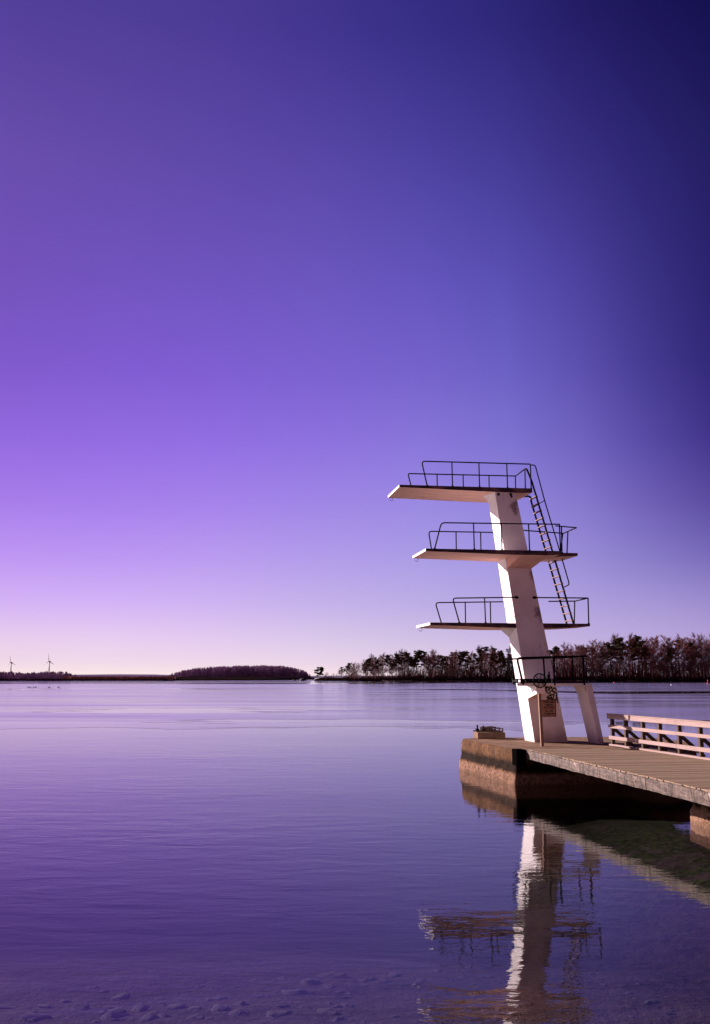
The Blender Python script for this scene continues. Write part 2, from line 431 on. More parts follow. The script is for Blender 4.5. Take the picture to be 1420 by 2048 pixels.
# measured sky colours: one row per azimuth (degrees from straight ahead), one column per elevation
AZC = [-45, -20, -14, -8, -2, 4, 9, 13, 17, 21, 45]
EL = [0, 0.7, 2, 4, 6.5, 9.5, 13, 17, 22, 28, 35, 50, 90]
SKYT = [
 [(255,234,225),(245,212,229),(232,196,234),(218,178,238),(204,161,240),(187,144,238),(169,127,231),(147,110,215),(127,96,199),(110,85,181),(94,75,162),(69,55,132),(38,32,92)],
 [(252,231,227),(238,215,230),(230,203,235),(210,175,244),(187,146,241),(164,121,232),(144,102,220),(124,88,201),(112,81,183),(102,76,168),(80,63,150),(59,49,126),(41,33,95)],
 [(252,231,228),(239,217,233),(230,204,239),(209,177,245),(186,149,242),(164,125,234),(145,106,224),(126,91,207),(112,83,188),(98,75,167),(79,63,149),(58,48,124),(41,34,96)],
 [(251,229,230),(237,215,233),(225,201,238),(204,178,240),(184,154,238),(164,130,233),(144,110,225),(126,94,209),(110,84,189),(94,74,167),(76,60,147),(54,45,120),(41,33,95)],
 [(250,226,230),(233,212,232),(217,199,232),(195,176,232),(177,155,232),(159,134,228),(141,113,221),(122,97,206),(107,87,189),(90,73,166),(67,55,141),(48,40,114),(40,33,94)],
 [(244,220,228),(226,205,228),(208,191,227),(186,172,227),(169,155,227),(153,137,224),(136,118,216),(117,99,202),(100,85,187),(80,69,160),(57,49,132),(40,32,104),(38,32,93)],
 [(237,213,225),(216,195,224),(199,182,224),(179,165,223),(161,149,222),(144,132,217),(125,114,206),(107,96,194),(90,80,177),(70,62,149),(49,43,120),(34,30,95),(40,35,94)],
 [(230,206,222),(208,187,220),(191,174,221),(171,157,218),(150,137,211),(132,118,202),(111,98,189),(93,81,173),(78,67,157),(60,51,131),(41,34,103),(27,25,84),(38,34,91)],
 [(222,199,219),(199,178,216),(183,165,216),(161,146,210),(131,118,194),(107,92,176),(84,72,159),(69,59,142),(59,51,129),(48,41,113),(33,27,90),(20,20,74),(36,33,89)],
 [(215,192,216),(190,170,212),(173,155,209),(148,132,198),(112,99,175),(83,69,149),(59,47,127),(48,39,113),(44,36,105),(39,33,97),(25,21,77),(16,16,66),(35,32,87)],
 [(196,174,206),(168,148,195),(146,128,186),(124,108,175),(102,89,163),(86,71,147),(66,55,128),(51,43,113),(40,35,99),(31,26,85),(24,20,73),(15,15,62),(44,39,100)],
]
BACK = [(230,160,176),(226,156,174),(214,144,166),(194,128,156),(170,110,142),(146,94,126),(118,78,110),(92,62,96),(72,50,84),(56,40,74),(44,32,66),(32,24,58),(26,20,52)]
wd = bpy.data.worlds.new('World'); sc.world = wd; wd.use_nodes = True
nt = wd.node_tree; nt.nodes.clear()


def wn(t, **kw):
    x = nt.nodes.new('ShaderNode'+t)
    for k, val in kw.items(): setattr(x, k, val)
    return x


def wmath(op, a, b=None):
    x = wn('Math', operation=op)
    for i, val in enumerate((a, b)):
        if val is None: continue
        if isinstance(val, (int, float)): x.inputs[i].default_value = val
        else: nt.links.new(val, x.inputs[i])
    return x.outputs[0]


tc = wn('TexCoord'); sp = wn('SeparateXYZ'); nt.links.new(tc.outputs['Generated'], sp.inputs[0])
az = wmath('ARCTAN2', sp.outputs[0], sp.outputs[1])
elv = wmath('MULTIPLY', wmath('ARCSINE', sp.outputs[2]), 2/PI)


def sky_ramp(row):
    x = wn('ValToRGB'); cr = x.color_ramp; cr.interpolation = 'LINEAR'
    while len(cr.elements) < len(EL): cr.elements.new(0.5)
    for e, p, c in zip(cr.elements, EL, row): e.position = p/90; e.color = (c[0]/255, c[1]/255, c[2]/255, 1)
    nt.links.new(elv, x.inputs['Fac']); return x.outputs['Color']


def wmix(fac, a, b, mode='MIX'):
    x = wn('MixRGB', blend_type=mode)
    for i, val in enumerate((fac, a, b)):
        if isinstance(val, (int, float)): x.inputs[i].default_value = val
        else: nt.links.new(val, x.inputs[i])
    return x.outputs[0]


def wrange(val, a, b, mode='SMOOTHSTEP'):
    x = wn('MapRange', interpolation_type=mode); nt.links.new(val, x.inputs[0])
    x.inputs[1].default_value = math.radians(a); x.inputs[2].default_value = math.radians(b); return x.outputs[0]


c = sky_ramp(SKYT[0])
for (a0, a1), row in zip(zip(AZC, AZC[1:]), SKYT[1:]):
    c = wmix(wrange(az, a0, a1, 'LINEAR'), c, sky_ramp(row))
aab = wmath('ABSOLUTE', az)
c = wmix(wrange(aab, 60, 125), c, sky_ramp(BACK))
gm_ = wn('Gamma'); gm_.inputs['Gamma'].default_value = 2.2; nt.links.new(c, gm_.inputs['Color']); c = gm_.outputs[0]
scl = wn('VectorMath', operation='SCALE'); nt.links.new(c, scl.inputs[0]); scl.inputs['Scale'].default_value = 1/SKY_K/2**EXPO
nis = wn('TexSky', sky_type='NISHITA'); nis.sun_disc = False
nis.sun_elevation = SUN_EL; nis.sun_rotation = math.atan2(SUN_H.x, SUN_H.y)
scn = wn('VectorMath', operation='MULTIPLY'); nt.links.new(nis.outputs[0], scn.inputs[0])
scn.inputs[1].default_value = (0.9*NISH, 0.62*NISH, 1.0*NISH)
ad = wn('VectorMath', operation='ADD'); nt.links.new(scl.outputs[0], ad.inputs[0]); nt.links.new(scn.outputs[0], ad.inputs[1])
bg = wn('Background'); bg.inputs['Strength'].default_value = SKY_K; nt.links.new(ad.outputs[0], bg.inputs['Color'])
wo = wn('OutputWorld'); nt.links.new(bg.outputs[0], wo.inputs['Surface'])

sl = bpy.data.lights.new('sun', 'SUN'); sl.energy = 5.0; sl.angle = math.radians(0.5); sl.color = (1.0, 0.82, 0.81)
so = bpy.data.objects.new('sun', sl); COL.objects.link(so); so.location = (-60, 40, 40)
so.rotation_euler = sun_dir.to_track_quat('Z', 'Y').to_euler()

# ------------------------------------------------------------------ camera
cd = bpy.data.cameras.new('camera'); cam = bpy.data.objects.new('camera', cd); COL.objects.link(cam)
cam.location = (0, 0, CAMZ); cam.rotation_euler = (PI/2+math.atan(328/2000), 0, 0)
cd.sensor_width = 36; cd.sensor_fit = 'AUTO'; cd.lens = 36*2000/2048
cd.clip_start = 0.1; cd.clip_end = 20000; sc.camera = cam
sc.view_settings.view_transform = 'Standard'; sc.view_settings.look = 'None'
sc.view_settings.exposure = EXPO; sc.view_settings.gamma = 1
try:
    cy = sc.cycles; cy.use_denoising = True; cy.max_bounces = 10; cy.transparent_max_bounces = 24
    cy.sample_clamp_indirect = 12.0; cy.blur_glossy = 1.5; cy.caustics_reflective = True
except Exception: pass

# ------------------------------------------------------------------ setting: water, bed, ice, land
def sstep(a, b, x):
    t = max(0.0, min(1.0, (x-a)/(b-a))); return t*t*(3-2*t)


def interp(tab, x):
    if x <= tab[0][0]: return tab[0][1]
    for (a, p), (b, q) in zip(tab, tab[1:]):
        if x <= b: return p+(q-p)*(x-a)/(b-a)
    return tab[-1][1]


BEDT = [(-60, 2.2), (-10, 1.75), (-1.5, 1.5), (2, 0.75), (5.5, 0.02), (8, -0.3), (11, -0.55), (13, -0.68), (15, -0.86), (18, -1.4), (22, -2.1), (28, -2.5), (40, -4.0), (70, -7), (200, -12), (9000, -25)]


def bed_z(x, y):
    z = interp(BEDT, y)
    if y < 60: z = max(z, -0.42-0.24*max(0.0, 7.0-x)-0.10*max(0.0, y-27.0))
    return z + 0.07*mnoise.noise(Vector((x*0.7, y*0.7, 3.1))) + 0.10*mnoise.noise(Vector((x*0.22, y*0.22, 1.7)))


m = MB()
xs = [-9000, -2000, -400, -120, -50, -30] + [-20+0.5*i for i in range(101)] + [36, 50, 120, 400, 2000, 9000]
ys = [-60, -40, -25, -15, -10, -6] + [-4+0.4*i for i in range(110)] + [44, 50, 60, 80, 120, 200, 500, 1500, 9000]
for y in ys:
    for x in xs: m.v.append(Vector((x, y, bed_z(x, y))))
nx = len(xs)
for j in range(len(ys)-1):
    for i in range(nx-1): m.face((j*nx+i, j*nx+i+1, (j+1)*nx+i+1, (j+1)*nx+i), 0, True)
tag(m.build('lake_bed', M['bed']), 'silty lake bed with mossy patches under clear shallow water', 'lake bed', kind='structure')

m = MB(); m.box(-9000, 9000, 1.0, 9000, -60, 0)
tag(m.build('water', M['water']), 'calm purple lake water with small ripples', 'water', kind='structure')


def ice_sheet(name, near, far, x0, x1, n, seed):
    m = MB(); pr = []
    for i in range(n+1):
        x = x0+(x1-x0)*i/n
        a, b = near(x), far(x); pr.append((x, a, max(a+0.05, b)))
    for x, a, b in pr: m.v += [Vector((x, a, 0.006)), Vector((x, b, 0.006))]
    for i in range(n): m.face((2*i, 2*i+2, 2*i+3, 2*i+1))
    return tag(m.build(name, M['ice']), 'thin grey ice sheet lying across the lake', 'ice', kind='structure')


def nz(x, s, seed): return mnoise.noise(Vector((x/s, seed, 0.5)))


ice_sheet('ice', lambda x: 66+10*nz(x, 14, 2)+4*nz(x, 4, 5)+(8 if x > 12 else 0),
          lambda x: 262+26*nz(x, 60, 9) - 62*sstep(25, 50, x) - 14*nz(x, 18, 4), -420, 420, 500, 1)
ice_sheet('ice', lambda x: 268+20*nz(x, 70, 9) - 44*sstep(25, 55, x)-6*nz(x, 16, 7),
          lambda x: 420+30*nz(x, 80, 3)+60*sstep(0, 60, x), -700, 700, 500, 2)


def shore_land(name, label, pts, depth, h, sand=True):
    """low bank: front edge along pts (x,y), running back by depth."""
    m = MB(); rows = [(-3, -0.6), (0, 0.12), (1.2, 0.35), (4, h*0.7), (10, h), (depth, h+1.0)]
    k = len(rows); fine = []
    for (x0, y0), (x1, y1) in zip(pts, pts[1:]):
        n = max(2, int(abs(x1-x0)/4))
        fine += [(x0+(x1-x0)*i/n, y0+(y1-y0)*i/n) for i in range(n)]
    fine.append(pts[-1])
    for x, y in fine:
        w = 1.6*nz(x, 9, 3)+0.7*nz(x, 3, 8)
        for d, z in rows:
            m.v.append(Vector((x, y+d+w, z*(1+0.35*nz(x+d, 7, 6)) if z > 0 else z)))
    for i in range(len(fine)-1):
        for j in range(k-1): m.face((i*k+j, (i+1)*k+j, (i+1)*k+j+1, i*k+j+1), 1 if (j == 1 and sand and fine[i][0] > 15 and nz(fine[i][0], 22, 4) > -.1) else 0, True)
    return tag(m.build(name, [M['land'], M['sand'] if sand else M['land']]), label, 'shore', kind='structure')


shore_land('shore', 'low dark forest shore on the right', [(-29, 724), (-26, 720), (-10, 716), (40, 712), (120, 708), (260, 700), (420, 690)], 160, 1.3)
shore_land('shore', 'low left shore with thicket and reeds', [(-420, 742), (-250, 738), (-140, 735), (-70, 820), (-40, 1000)], 240, 1.2, False)
shore_land('shore', 'low wooded island ahead', [(-215, 1090), (-160, 1078), (-100, 1075), (-48, 1088)], 90, 1.2, False)
m = MB()
hp = [(-2300, 0), (-1900, 5), (-1500, 9), (-1180, 12), (-1000, 11), (-860, 6), (-700, 3), (-300, 4), (0, 5), (300, 3), (700, 5), (2200, 3)]
for x, z in hp: m.v += [Vector((x, 5000, -2)), Vector((x, 5060, z)), Vector((x, 5600, z*0.6)), Vector((x, 6500, -2))]
for i in range(len(hp)-1):
    for j in range(3): m.face((i*4+j, i*4+4+j, i*4+5+j, i*4+1+j), 0, True)
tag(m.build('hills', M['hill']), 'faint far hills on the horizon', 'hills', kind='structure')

# ------------------------------------------------------------------ diving tower
F = Frame('diving_tower', 0.0, 0.5, 1.06)
T = F.root
tag(T, 'white leaning concrete diving tower with four platforms standing on the pier head', 'diving tower')
g = F.g
ZB = 1.06


def colL(z): return 0.79+(z-1.09)*0.1385     # left edge of the column (u)
def colR(z): return -0.39+(z-1.09)*0.1875    # right edge
def colD(z): return 1.08-(z-1.05)*0.0185     # depth in v


P = {'ten': 9.87, 'seven': 7.52, 'five': 5.11, 'three': 3.06}
m = MB()
zs = [ZB, 2.6, 3.1, 5.0, 5.14, 7.1, 7.6, 9.3, 9.73]
k = len(m.v)
for z in zs: m.v += [g(colL(z), 0, z), g(colR(z), 0, z), g(colR(z), colD(z), z), g(colL(z), colD(z), z)]
for i in range(len(zs)-1):
    for j in range(4):
        j2 = (j+1) % 4; m.face((k+i*4+j, k+i*4+j2, k+i*4+4+j2, k+i*4+4+j))
m.face((k+3, k+2, k+1, k)); e = k+4*(len(zs)-1); m.face((e, e+1, e+2, e+3))
m.build('column', M['white'], T, 0.012)

# brackets under the slabs
def fin(z, ext, drop):
    m = MB(); d = colD(z)
    A, B, Cc, D_ = g(colL(z)-0.01, 0.01, z), g(colL(z)+ext, d, z), g(colL(z-drop)-0.005, d, z-drop), g(colL(z)-0.25, d, z)
    E_ = g(colL(z-0.03)-0.01, 0.01, z-0.03)
    n = len(m.v); m.v += [A, B, Cc, D_, E_]
    m.face((n, n+4, n+2, n+1)); m.face((n+1, n+2, n+3)); m.face((n, n+1, n+3)); m.face((n, n+3, n+2, n+4))
    m.build('bracket', M['white'], T)


fin(9.71, 0.18, 0.22); fin(4.95, 0.30, 0.30)
m = MB()
lo = [(colL(7.02)+0.004, -0.004), (colR(7.02)-0.004, -0.004), (colR(7.02)-0.004, 0.95), (colL(7.02)+0.004, 0.95)]
hi = [(1.60, -0.01), (1.38, -0.95), (0.40, -0.95), (0.34, 0.95), (1.62, 0.95)]
zz = 7.375
pts = [g(a, b, 7.02) for a, b in lo]+[g(a, b, zz) for a, b in hi]
m.v += pts
m.face((3, 2, 1, 0)); m.face((0, 1, 6, 5)); m.face((0, 5, 4)); m.face((1, 2, 7, 6)); m.face((2, 3, 8, 7)); m.face((3, 0, 4, 8)); m.face((4, 5, 6, 7, 8))
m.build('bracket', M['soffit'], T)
m = MB()      # corbel that carries the springboard stand
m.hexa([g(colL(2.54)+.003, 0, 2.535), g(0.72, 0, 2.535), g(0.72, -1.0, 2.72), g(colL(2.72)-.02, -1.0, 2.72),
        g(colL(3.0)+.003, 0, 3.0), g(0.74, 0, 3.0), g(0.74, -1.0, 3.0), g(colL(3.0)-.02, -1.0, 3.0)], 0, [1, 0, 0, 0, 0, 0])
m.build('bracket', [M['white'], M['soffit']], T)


def slab(z, v0, v1, sections, tipmat=0, edge=2):
    """sections: (u, thickness) from the tip to the landward end."""
    m = MB(); n = 0
    for q in sections:
        u, t = q[:2]; w1 = q[2] if len(q) > 2 else v1
        m.v += [g(u, v0, z), g(u, w1, z), g(u, w1, z-t), g(u, v0, z-t)]
    for i in range(len(sections)-1):
        a, b = 4*i, 4*i+4
        m.face((a, b, b+1, a+1), 0); m.face((a+3, a+2, b+2, b+3), 1)
        m.face((a, a+3, b+3, b), edge); m.face((a+1, b+1, b+2, a+2), edge)
    m.face((0, 1, 2, 3), tipmat); e = 4*(len(sections)-1); m.face((e, e+3, e+2, e+1), edge)
    return m


RAD = 0.023


def rail(plat, pts, posts, r=RAD, bend=0.13, feet=True, z0=None):
    m = MB(); m.tube(fillet(pts, bend), r, 8)
    for a, b in posts:
        m.tube([a, b], r, 8)
    for q in [p[0] for p in posts]+([pts[0]] if feet else []):
        m.ball(q+Vector((0, 0, 0.01)), 0.045, 8, 4, 0, (1, 1, 0.7))
    return m.build('handrail', M['steel'], plat)


def hook(plat, u, v, z):
    m = MB(); c0 = g(u, v, z-0.06)
    m.tube([c0+Vector((0.06*math.sin(a), 0, 0.06*math.cos(a))) for a in [i*1.5*PI/9 for i in range(10)]], 0.008, 6)
    m.build('hook', M['rust'], plat)


# ten metres
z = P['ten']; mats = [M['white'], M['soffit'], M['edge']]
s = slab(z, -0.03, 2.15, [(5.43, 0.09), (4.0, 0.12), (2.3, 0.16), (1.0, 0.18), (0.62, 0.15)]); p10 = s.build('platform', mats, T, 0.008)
rail(p10, [g(4.42, 0.03, z), g(4.61, 0.03, z+.87), g(0.65, 0.03, z+.89)],
     [(g(u-.01, 0.03, z), g(u, 0.03, z+.88)) for u in (3.52, 2.54, 1.52, 0.65)])
rail(p10, [g(4.53, 1.85, z), g(4.73, 1.85, z+.79), g(0.62, 1.85, z+.82), g(0.60, 0.8, z+.87)],
     [(g(u, 1.85, z), g(u, 1.85, z+.8)) for u in (3.63, 2.64, 1.65, 0.63)]+[(g(0.60, 0.8, z), g(0.60, 0.8, z+.9))], bend=0.08)
hook(p10, 5.32, 2.05, z-.09)
# seven and a half metres
z = P['seven']
s = slab(z, -1.04, 1.1, [(4.74, 0.09), (3.4, 0.12), (1.8, 0.16), (0.5, 0.16), (0.05, 0.14)])
t2 = slab(z-0.002, -0.60, 0.95, [(0.04, 0.15), (-0.76, 0.10)])
k = len(s.v); s.v += t2.v; s.f += [tuple(i+k for i in f) for f in t2.f]; s.m += t2.m; s.s += t2.s
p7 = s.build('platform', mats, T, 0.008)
rail(p7, [g(4.42, -1.0, z), g(4.18, -1.0, z+.89), g(0.0, -1.0, z+.93)],
     [(g(u-.01, -1.0, z), g(u, -1.0, z+.91)) for u in (3.06, 2.09, 1.12, 0.02)])
rail(p7, [g(4.02, 1.05, z), g(4.16, 1.05, z+.89), g(1.70, 1.05, z+.90)], [(g(u, 1.05, z), g(u, 1.05, z+.89)) for u in (3.15, 2.24)])
rail(p7, [g(0.0, -.57, z+.94), g(-0.76, -.57, z+.89), g(-0.82, 0.9, z+.90), g(0.73, 0.9, z+.98)],
     [(g(-.20, -.57, z), g(-.21, -.57, z+.92)), (g(-.72, .36, z), g(-.79, .36, z+.89)), (g(-.64, .9, z), g(-.80, .9, z+.89))], bend=0.03, feet=False)
hook(p7, 4.62, 1.0, z-.09)
# five metres
z = P['five']
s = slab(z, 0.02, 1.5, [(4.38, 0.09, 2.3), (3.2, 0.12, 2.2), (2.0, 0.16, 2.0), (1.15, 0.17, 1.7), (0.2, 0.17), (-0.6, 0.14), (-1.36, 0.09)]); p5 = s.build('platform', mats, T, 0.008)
rail(p5, [g(3.34, 0.05, z), g(3.57, 0.05, z+.84), g(1.30, -0.012, z+.89)], [(g(2.41, 0.05, z), g(2.43, 0.05, z+.86))], feet=True)
rail(p5, [g(0.65, -0.012, z+.89), g(-1.33, 0.05, z+.90), g(-1.36, 1.40, z+.89), g(-.35, 1.40, z+.87)],
     [(g(-1.32, 0.05, z), g(-1.33, 0.05, z+.90)), (g(-1.30, 1.40, z), g(-1.35, 1.40, z+.89))], bend=0.03, feet=False)
rail(p5, [g(3.63, 1.42, z), g(3.86, 1.42, z+.78), g(1.22, 1.10, z+.82)], [(g(u, 1.38, z), g(u, 1.38, z+.80)) for u in (2.77, 1.84)])
for u in (1.30, 0.65):
    m = MB(); m.ball(g(u, -.012, z+.89), 0.05, 8, 5, 0, (1.6, .6, 1)); m.build('rail_socket', M['steel'], T)
hook(p5, 4.26, 2.1, z-.09)
# three metres
z = P['three']
m = MB()
o3 = [(1.72, -1.15), (-0.655, -1.15), (-0.655, -0.01), (1.06, -0.01), (1.38, -0.55), (1.70, -1.0)]
m.prism([tuple(g(a, b_, 0))[:2] for a, b_ in o3], z-.085-F.b[2], z-F.b[2], 0)
m.bar(g(1.33, -.5, z-.05), g(1.50, -.06, z-.04), 0.03, 0.03, 1)
p3 = m.build('platform', [M['white'], M['steel']], T, 0.006)
rail(p3, [g(1.51, -1.13, z-.03), g(1.70, -1.13, z+.83), g(-0.72, -1.13, z+.90)], [(g(u, -1.13, z-.05), g(u, -1.13, z+.88)) for u in (0.42, -.61)], r=0.036)
rail(p3, [g(1.49, -.06, z-.02), g(1.73, -.06, z+.81), g(-0.72, -.06, z+.89)], [(g(u, -.06, z), g(u, -.06, z+.87)) for u in (-.63,)], r=0.03)
m = MB(); m.tube([g(0.74, -1.1, z), g(0.77, -1.1, z+.87)], 0.03, 8); m.build('rail_post', M['steel'], p3)
# springboard stand with its fulcrum wheel
m = MB()
for vv in (-1.02, -0.55):
    F.box(m, -0.655, 1.69, vv-.03, vv+.03, z+.004, z+.035)
    F.box(m, 0.40, 1.69, vv-.03, vv+.03, z+.115, z+.150)
    for a, b in ((1.65, 1.69), (1.49, 1.56), (1.09, 1.39), (1.01, 1.11), (0.81, 1.01), (0.51, 0.67), (0.40, 0.44)):
        F.box(m, a, b, vv-.028, vv+.028, z+.035, z+.115)
for uu in (1.67, 1.04, 0.44): F.box(m, uu-.02, uu+.02, -0.99, -0.58, z+.05, z+.10)
F.box(m, 0.52, 0.62, -1.0, -.6, z+.150, z+.29); m.tube([g(.56, -1.0, z+.29), g(.56, -1.0, z+.39)], 0.025, 6)
st = m.build('springboard_stand', M['steel'], T)
wh = MB(); c0 = g(0.95, -1.2, z+.09)
wh.tube([c0+Vector((0.225*math.cos(a), 0, 0.225*math.sin(a))) for a in [2*PI*i/28 for i in range(28)]], 0.021, 8, 0, True)
for i in range(6):
    a = PI*i/3+0.25; wh.tube([c0, c0+Vector((0.22*math.cos(a), 0, 0.22*math.sin(a)))], 0.013, 6)
wh.ball(c0, 0.05, 10, 6); wh.tube([c0, c0+Vector((0, 0.65, 0))], 0.022, 8)
wh.build('fulcrum_wheel', M['steel'], st)
# supporting leg at the landward end
m = MB()
m.hexa([g(-1.08, -1.10, ZB), g(-1.25, -1.10, ZB), g(-1.25, -.12, ZB), g(-1.08, -.12, ZB),
        g(-.665, -1.10, 3.06), g(-.89, -1.10, 3.06), g(-.89, -.12, 3.06), g(-.665, -.12, 3.06)])
m.v += [g(-.668, -1.05, 2.97), g(-.57, -1.05, 2.97), g(-.72, -1.05, 2.76), g(-.668, -.15, 2.97), g(-.57, -.15, 2.97), g(-.72, -.15, 2.76)]
m.face((9, 8, 10)); m.face((11, 12, 13)); m.face((9, 10, 13, 12)); m.face((8, 9, 12, 11))
m.build('support_leg', M['white'], T, 0.012)


# ladder
def lu(zz): return 0.27-(9.80-zz)*0.270


ld = MB()
for vv, top in ((0.65, True), (1.30, False)):
    if top: pts = fillet([g(0.60, 0.8, 10.74), g(0.56, 0.70, 10.72), g(0.41, 0.66, 10.30), g(lu(9.6), .65, 9.6), g(lu(9.2), 0.65, 9.2)], .12) + [g(lu(7.4), .65, 7.4), g(lu(5.14), .65, 5.14)]
    else: pts = fillet([g(0.68, 1.30, 9.80), g(lu(9.84)-.03, 1.30, 9.84), g(lu(9.6), 1.30, 9.6)], .1)+[g(lu(7.4), 1.3, 7.4), g(lu(5.14), 1.30, 5.14)]
    ld.tube(pts, 0.036, 8)
lad = ld.build('ladder', M['steel'], T)
zr = 5.26
while zr < 9.8:
    rm = MB(); a, b = g(lu(zr), 0.60, zr), g(lu(zr), 1.35, zr); rm.bar(a, b, 0.085, 0.034)
    rm.build('rung', [M['rung']], lad, 0.006); zr += 0.262
hm = MB()
hm.tube(fillet([g(0.65, 0.03, 10.73), g(0.47, 0.03, 10.73), g(0.15, 0.03, 9.42), g(lu(8.0)-.03, .03, 8.0)], .2)
        + fillet([g(lu(7.0)-.03, 0.03, 7.0), g(lu(6.45)-.02, 0.03, 6.48), g(lu(6.42)+.0, 0.62, 6.42)], .12), 0.022, 8)
hm.tube([g(lu(9.45), 0.03, 9.45), g(lu(9.45), 1.3, 9.40)], 0.015, 6)
hm.build('handrail', M['steel'], lad)

# graffiti on the column front
gm = MB()
strokes = [[(850, 350), (900, 290), (872, 370), (862, 420), (900, 480), (960, 522)], [(880, 400), (900, 350), (940, 340), (978, 380), (965, 425), (910, 425)],
           [(940, 330), (1000, 372), (1052, 352), (1015, 310), (990, 282)], [(1040, 340), (1078, 420), (1060, 445), (1090, 470)],
           [(1090, 372), (1150, 360), (1200, 405), (1196, 440)], [(1098, 460), (1170, 500), (1242, 545)], [(1190, 512), (1180, 620), (1190, 700), (1216, 792)],
           [(1262, 645), (1180, 680), (1090, 702), (1050, 690)], [(1000, 560), (1030, 630), (1072, 700)], [(1112, 550), (1092, 620), (1070, 692)],
           [(888, 642), (950, 585), (1005, 572)], [(898, 632), (1015, 642)], [(890, 712), (920, 682), (1000, 662), (1045, 692)], [(855, 330), (880, 320), (915, 330)]]
strokes.append([(1052+66*math.cos(i*PI/7), 500+62*math.sin(i*PI/7)) for i in range(15)])
for sgn, st_ in enumerate(strokes):
    q = []
    for x_, y_ in st_:
        px, py = 1030+x_/14.2, 1350+y_/14.2
        uu = 0.36-(px-1090)*0.0171; zz_ = 2.985-(py-1370)*0.0169
        q.append(g(max(uu, colR(zz_)+.03), -0.004, zz_))
    q = fillet(q, 0.2, 4)
    k = len(gm.v); gm.tube(q, 0.024, 6)
    for i in range(k, len(gm.v)): gm.v[i].y = g(0, -0.003, 0).y + (gm.v[i].y-g(0, -0.004, 0).y)*0.08
gm.build('graffiti', M['spray'], T)
for uu, zz_ in ((1.86, 9.63), (1.41, 9.63)):
    hm = MB(); hm.tube([g(uu, -0.02, zz_), g(uu, 0.02, zz_-.01)], 0.05, 10)
    if uu < 1.6: hm.tube([g(1.43, -.01, 9.68), g(1.37, -.01, 9.52)], 0.035, 6)
    hm.build('bolt_hole', M['ink'], T)

# ------------------------------------------------------------------ pier head (concrete)
F = Frame('concrete_jetty', 0.0, -0.4, 0.0); g = F.g
tag(F.root, 'brown water stained concrete pier head under the diving tower', 'jetty')
ol = [(2.50, -3.42), (2.64, -0.5), (2.79, 1.4), (2.79, 2.0), (2.66, 2.42), (2.3, 2.72), (1.8, 2.88), (-3.2, 2.62), (-4.0, 2.3), (-4.4, 1.7), (-4.45, -0.8), (-3.9, -2.2),
      (-3.2, -3.0), (-2.9, -3.6), (-2.5, -4.4), (-1.8, -4.75), (-1.0, -4.6), (-0.8, -3.42)]


def dense(o, step):
    out = []
    for (a, b), (c_, d) in zip(o, o[1:]+o[:1]):
        n = max(1, int(math.hypot(c_-a, d-b)/step))
        out += [(a+(c_-a)*i/n, b+(d-b)*i/n) for i in range(n)]
    return out


od = dense(ol, 0.13); nlev = 22; m = MB(); k = len(od)
cu, cv = -0.6, -0.6
for j in range(nlev+1):
    z = -3.5+(1.07+3.5)*(j/nlev)**0.55
    for (u, v) in od:
        d = Vector((u-cu, v-cv, 0)).normalized()
        off = 0.10*(1-max(0, z)) if z < 1 else 0
        off += 0.055*mnoise.noise(Vector((u*1.8, v*1.8, z*2.4)))+0.045*mnoise.noise(Vector((u*5, v*5, z*6)))
        if z > 1.02: off -= 0.035
        if -0.02 < z < 0.42: off += 0.04
        m.v.append(g(u+d.x*off, v+d.y*off, z-(0.0 if j < nlev else 0)))
for j in range(nlev):
    for i in range(k):
        i2 = (i+1) % k; m.face((j*k+i2, j*k+i, j*k+k+i, j*k+k+i2), 0, True)
m.face(tuple(nlev*k+i for i in reversed(range(k))), 1)
m.build('foundation', [M['block'], M['blocktop']], F.root)

# springboard base at the corner of the pier head
F = Frame('springboard_base', 1.7, 2.42, 1.03); g = F.g
tag(F.root, 'low concrete plinth with dark steel rails at the outer corner of the pier head', 'springboard base')
F.root.location = W(1.64, 2.44, 1.07)
m = MB(); F.box(m, 1.22, 2.25, 2.12, 2.72, 1.03, 1.25); m.build('plinth', M['blocktop'], F.root, 0.02)
m = MB()
for vv in (2.2, 2.6):
    F.box(m, 1.28, 2.30, vv-.03, vv+.03, 1.27, 1.31); m.bar(g(2.0, vv, 1.40), g(1.55, vv, 1.43), 0.06, 0.05)
    F.box(m, 1.28, 1.33, vv-.03, vv+.03, 1.31, 1.39); F.box(m, 1.28, 1.62, vv-.025, vv+.025, 1.375, 1.40)
    F.box(m, 1.98, 2.03, vv-.03, vv+.03, 1.31, 1.42); F.box(m, 1.55, 1.98, vv-.02, vv+.02, 1.31, 1.37)
m.build('steel_rail', M['rust'], F.root)
for uu, h_ in ((2.24, 1.52), (2.02, 1.49)):
    m = MB(); m.tube([g(uu, 2.2, 1.3), g(uu, 2.2, h_)], 0.03, 8); F.box(m, uu-.06, uu+.06, 2.15, 2.25, 1.31, 1.38)
    m.build('bolt', M['steel'], F.root)

# ------------------------------------------------------------------ wooden pier
F = Frame('pier', 0.4, -12.0, 0.0); g = F.g
tag(F.root, 'weathered timber pier leading from the concrete head to the right shore', 'pier')
VE = -30.0


def UR_(v): return -1.03-.058*(-2.6-v)


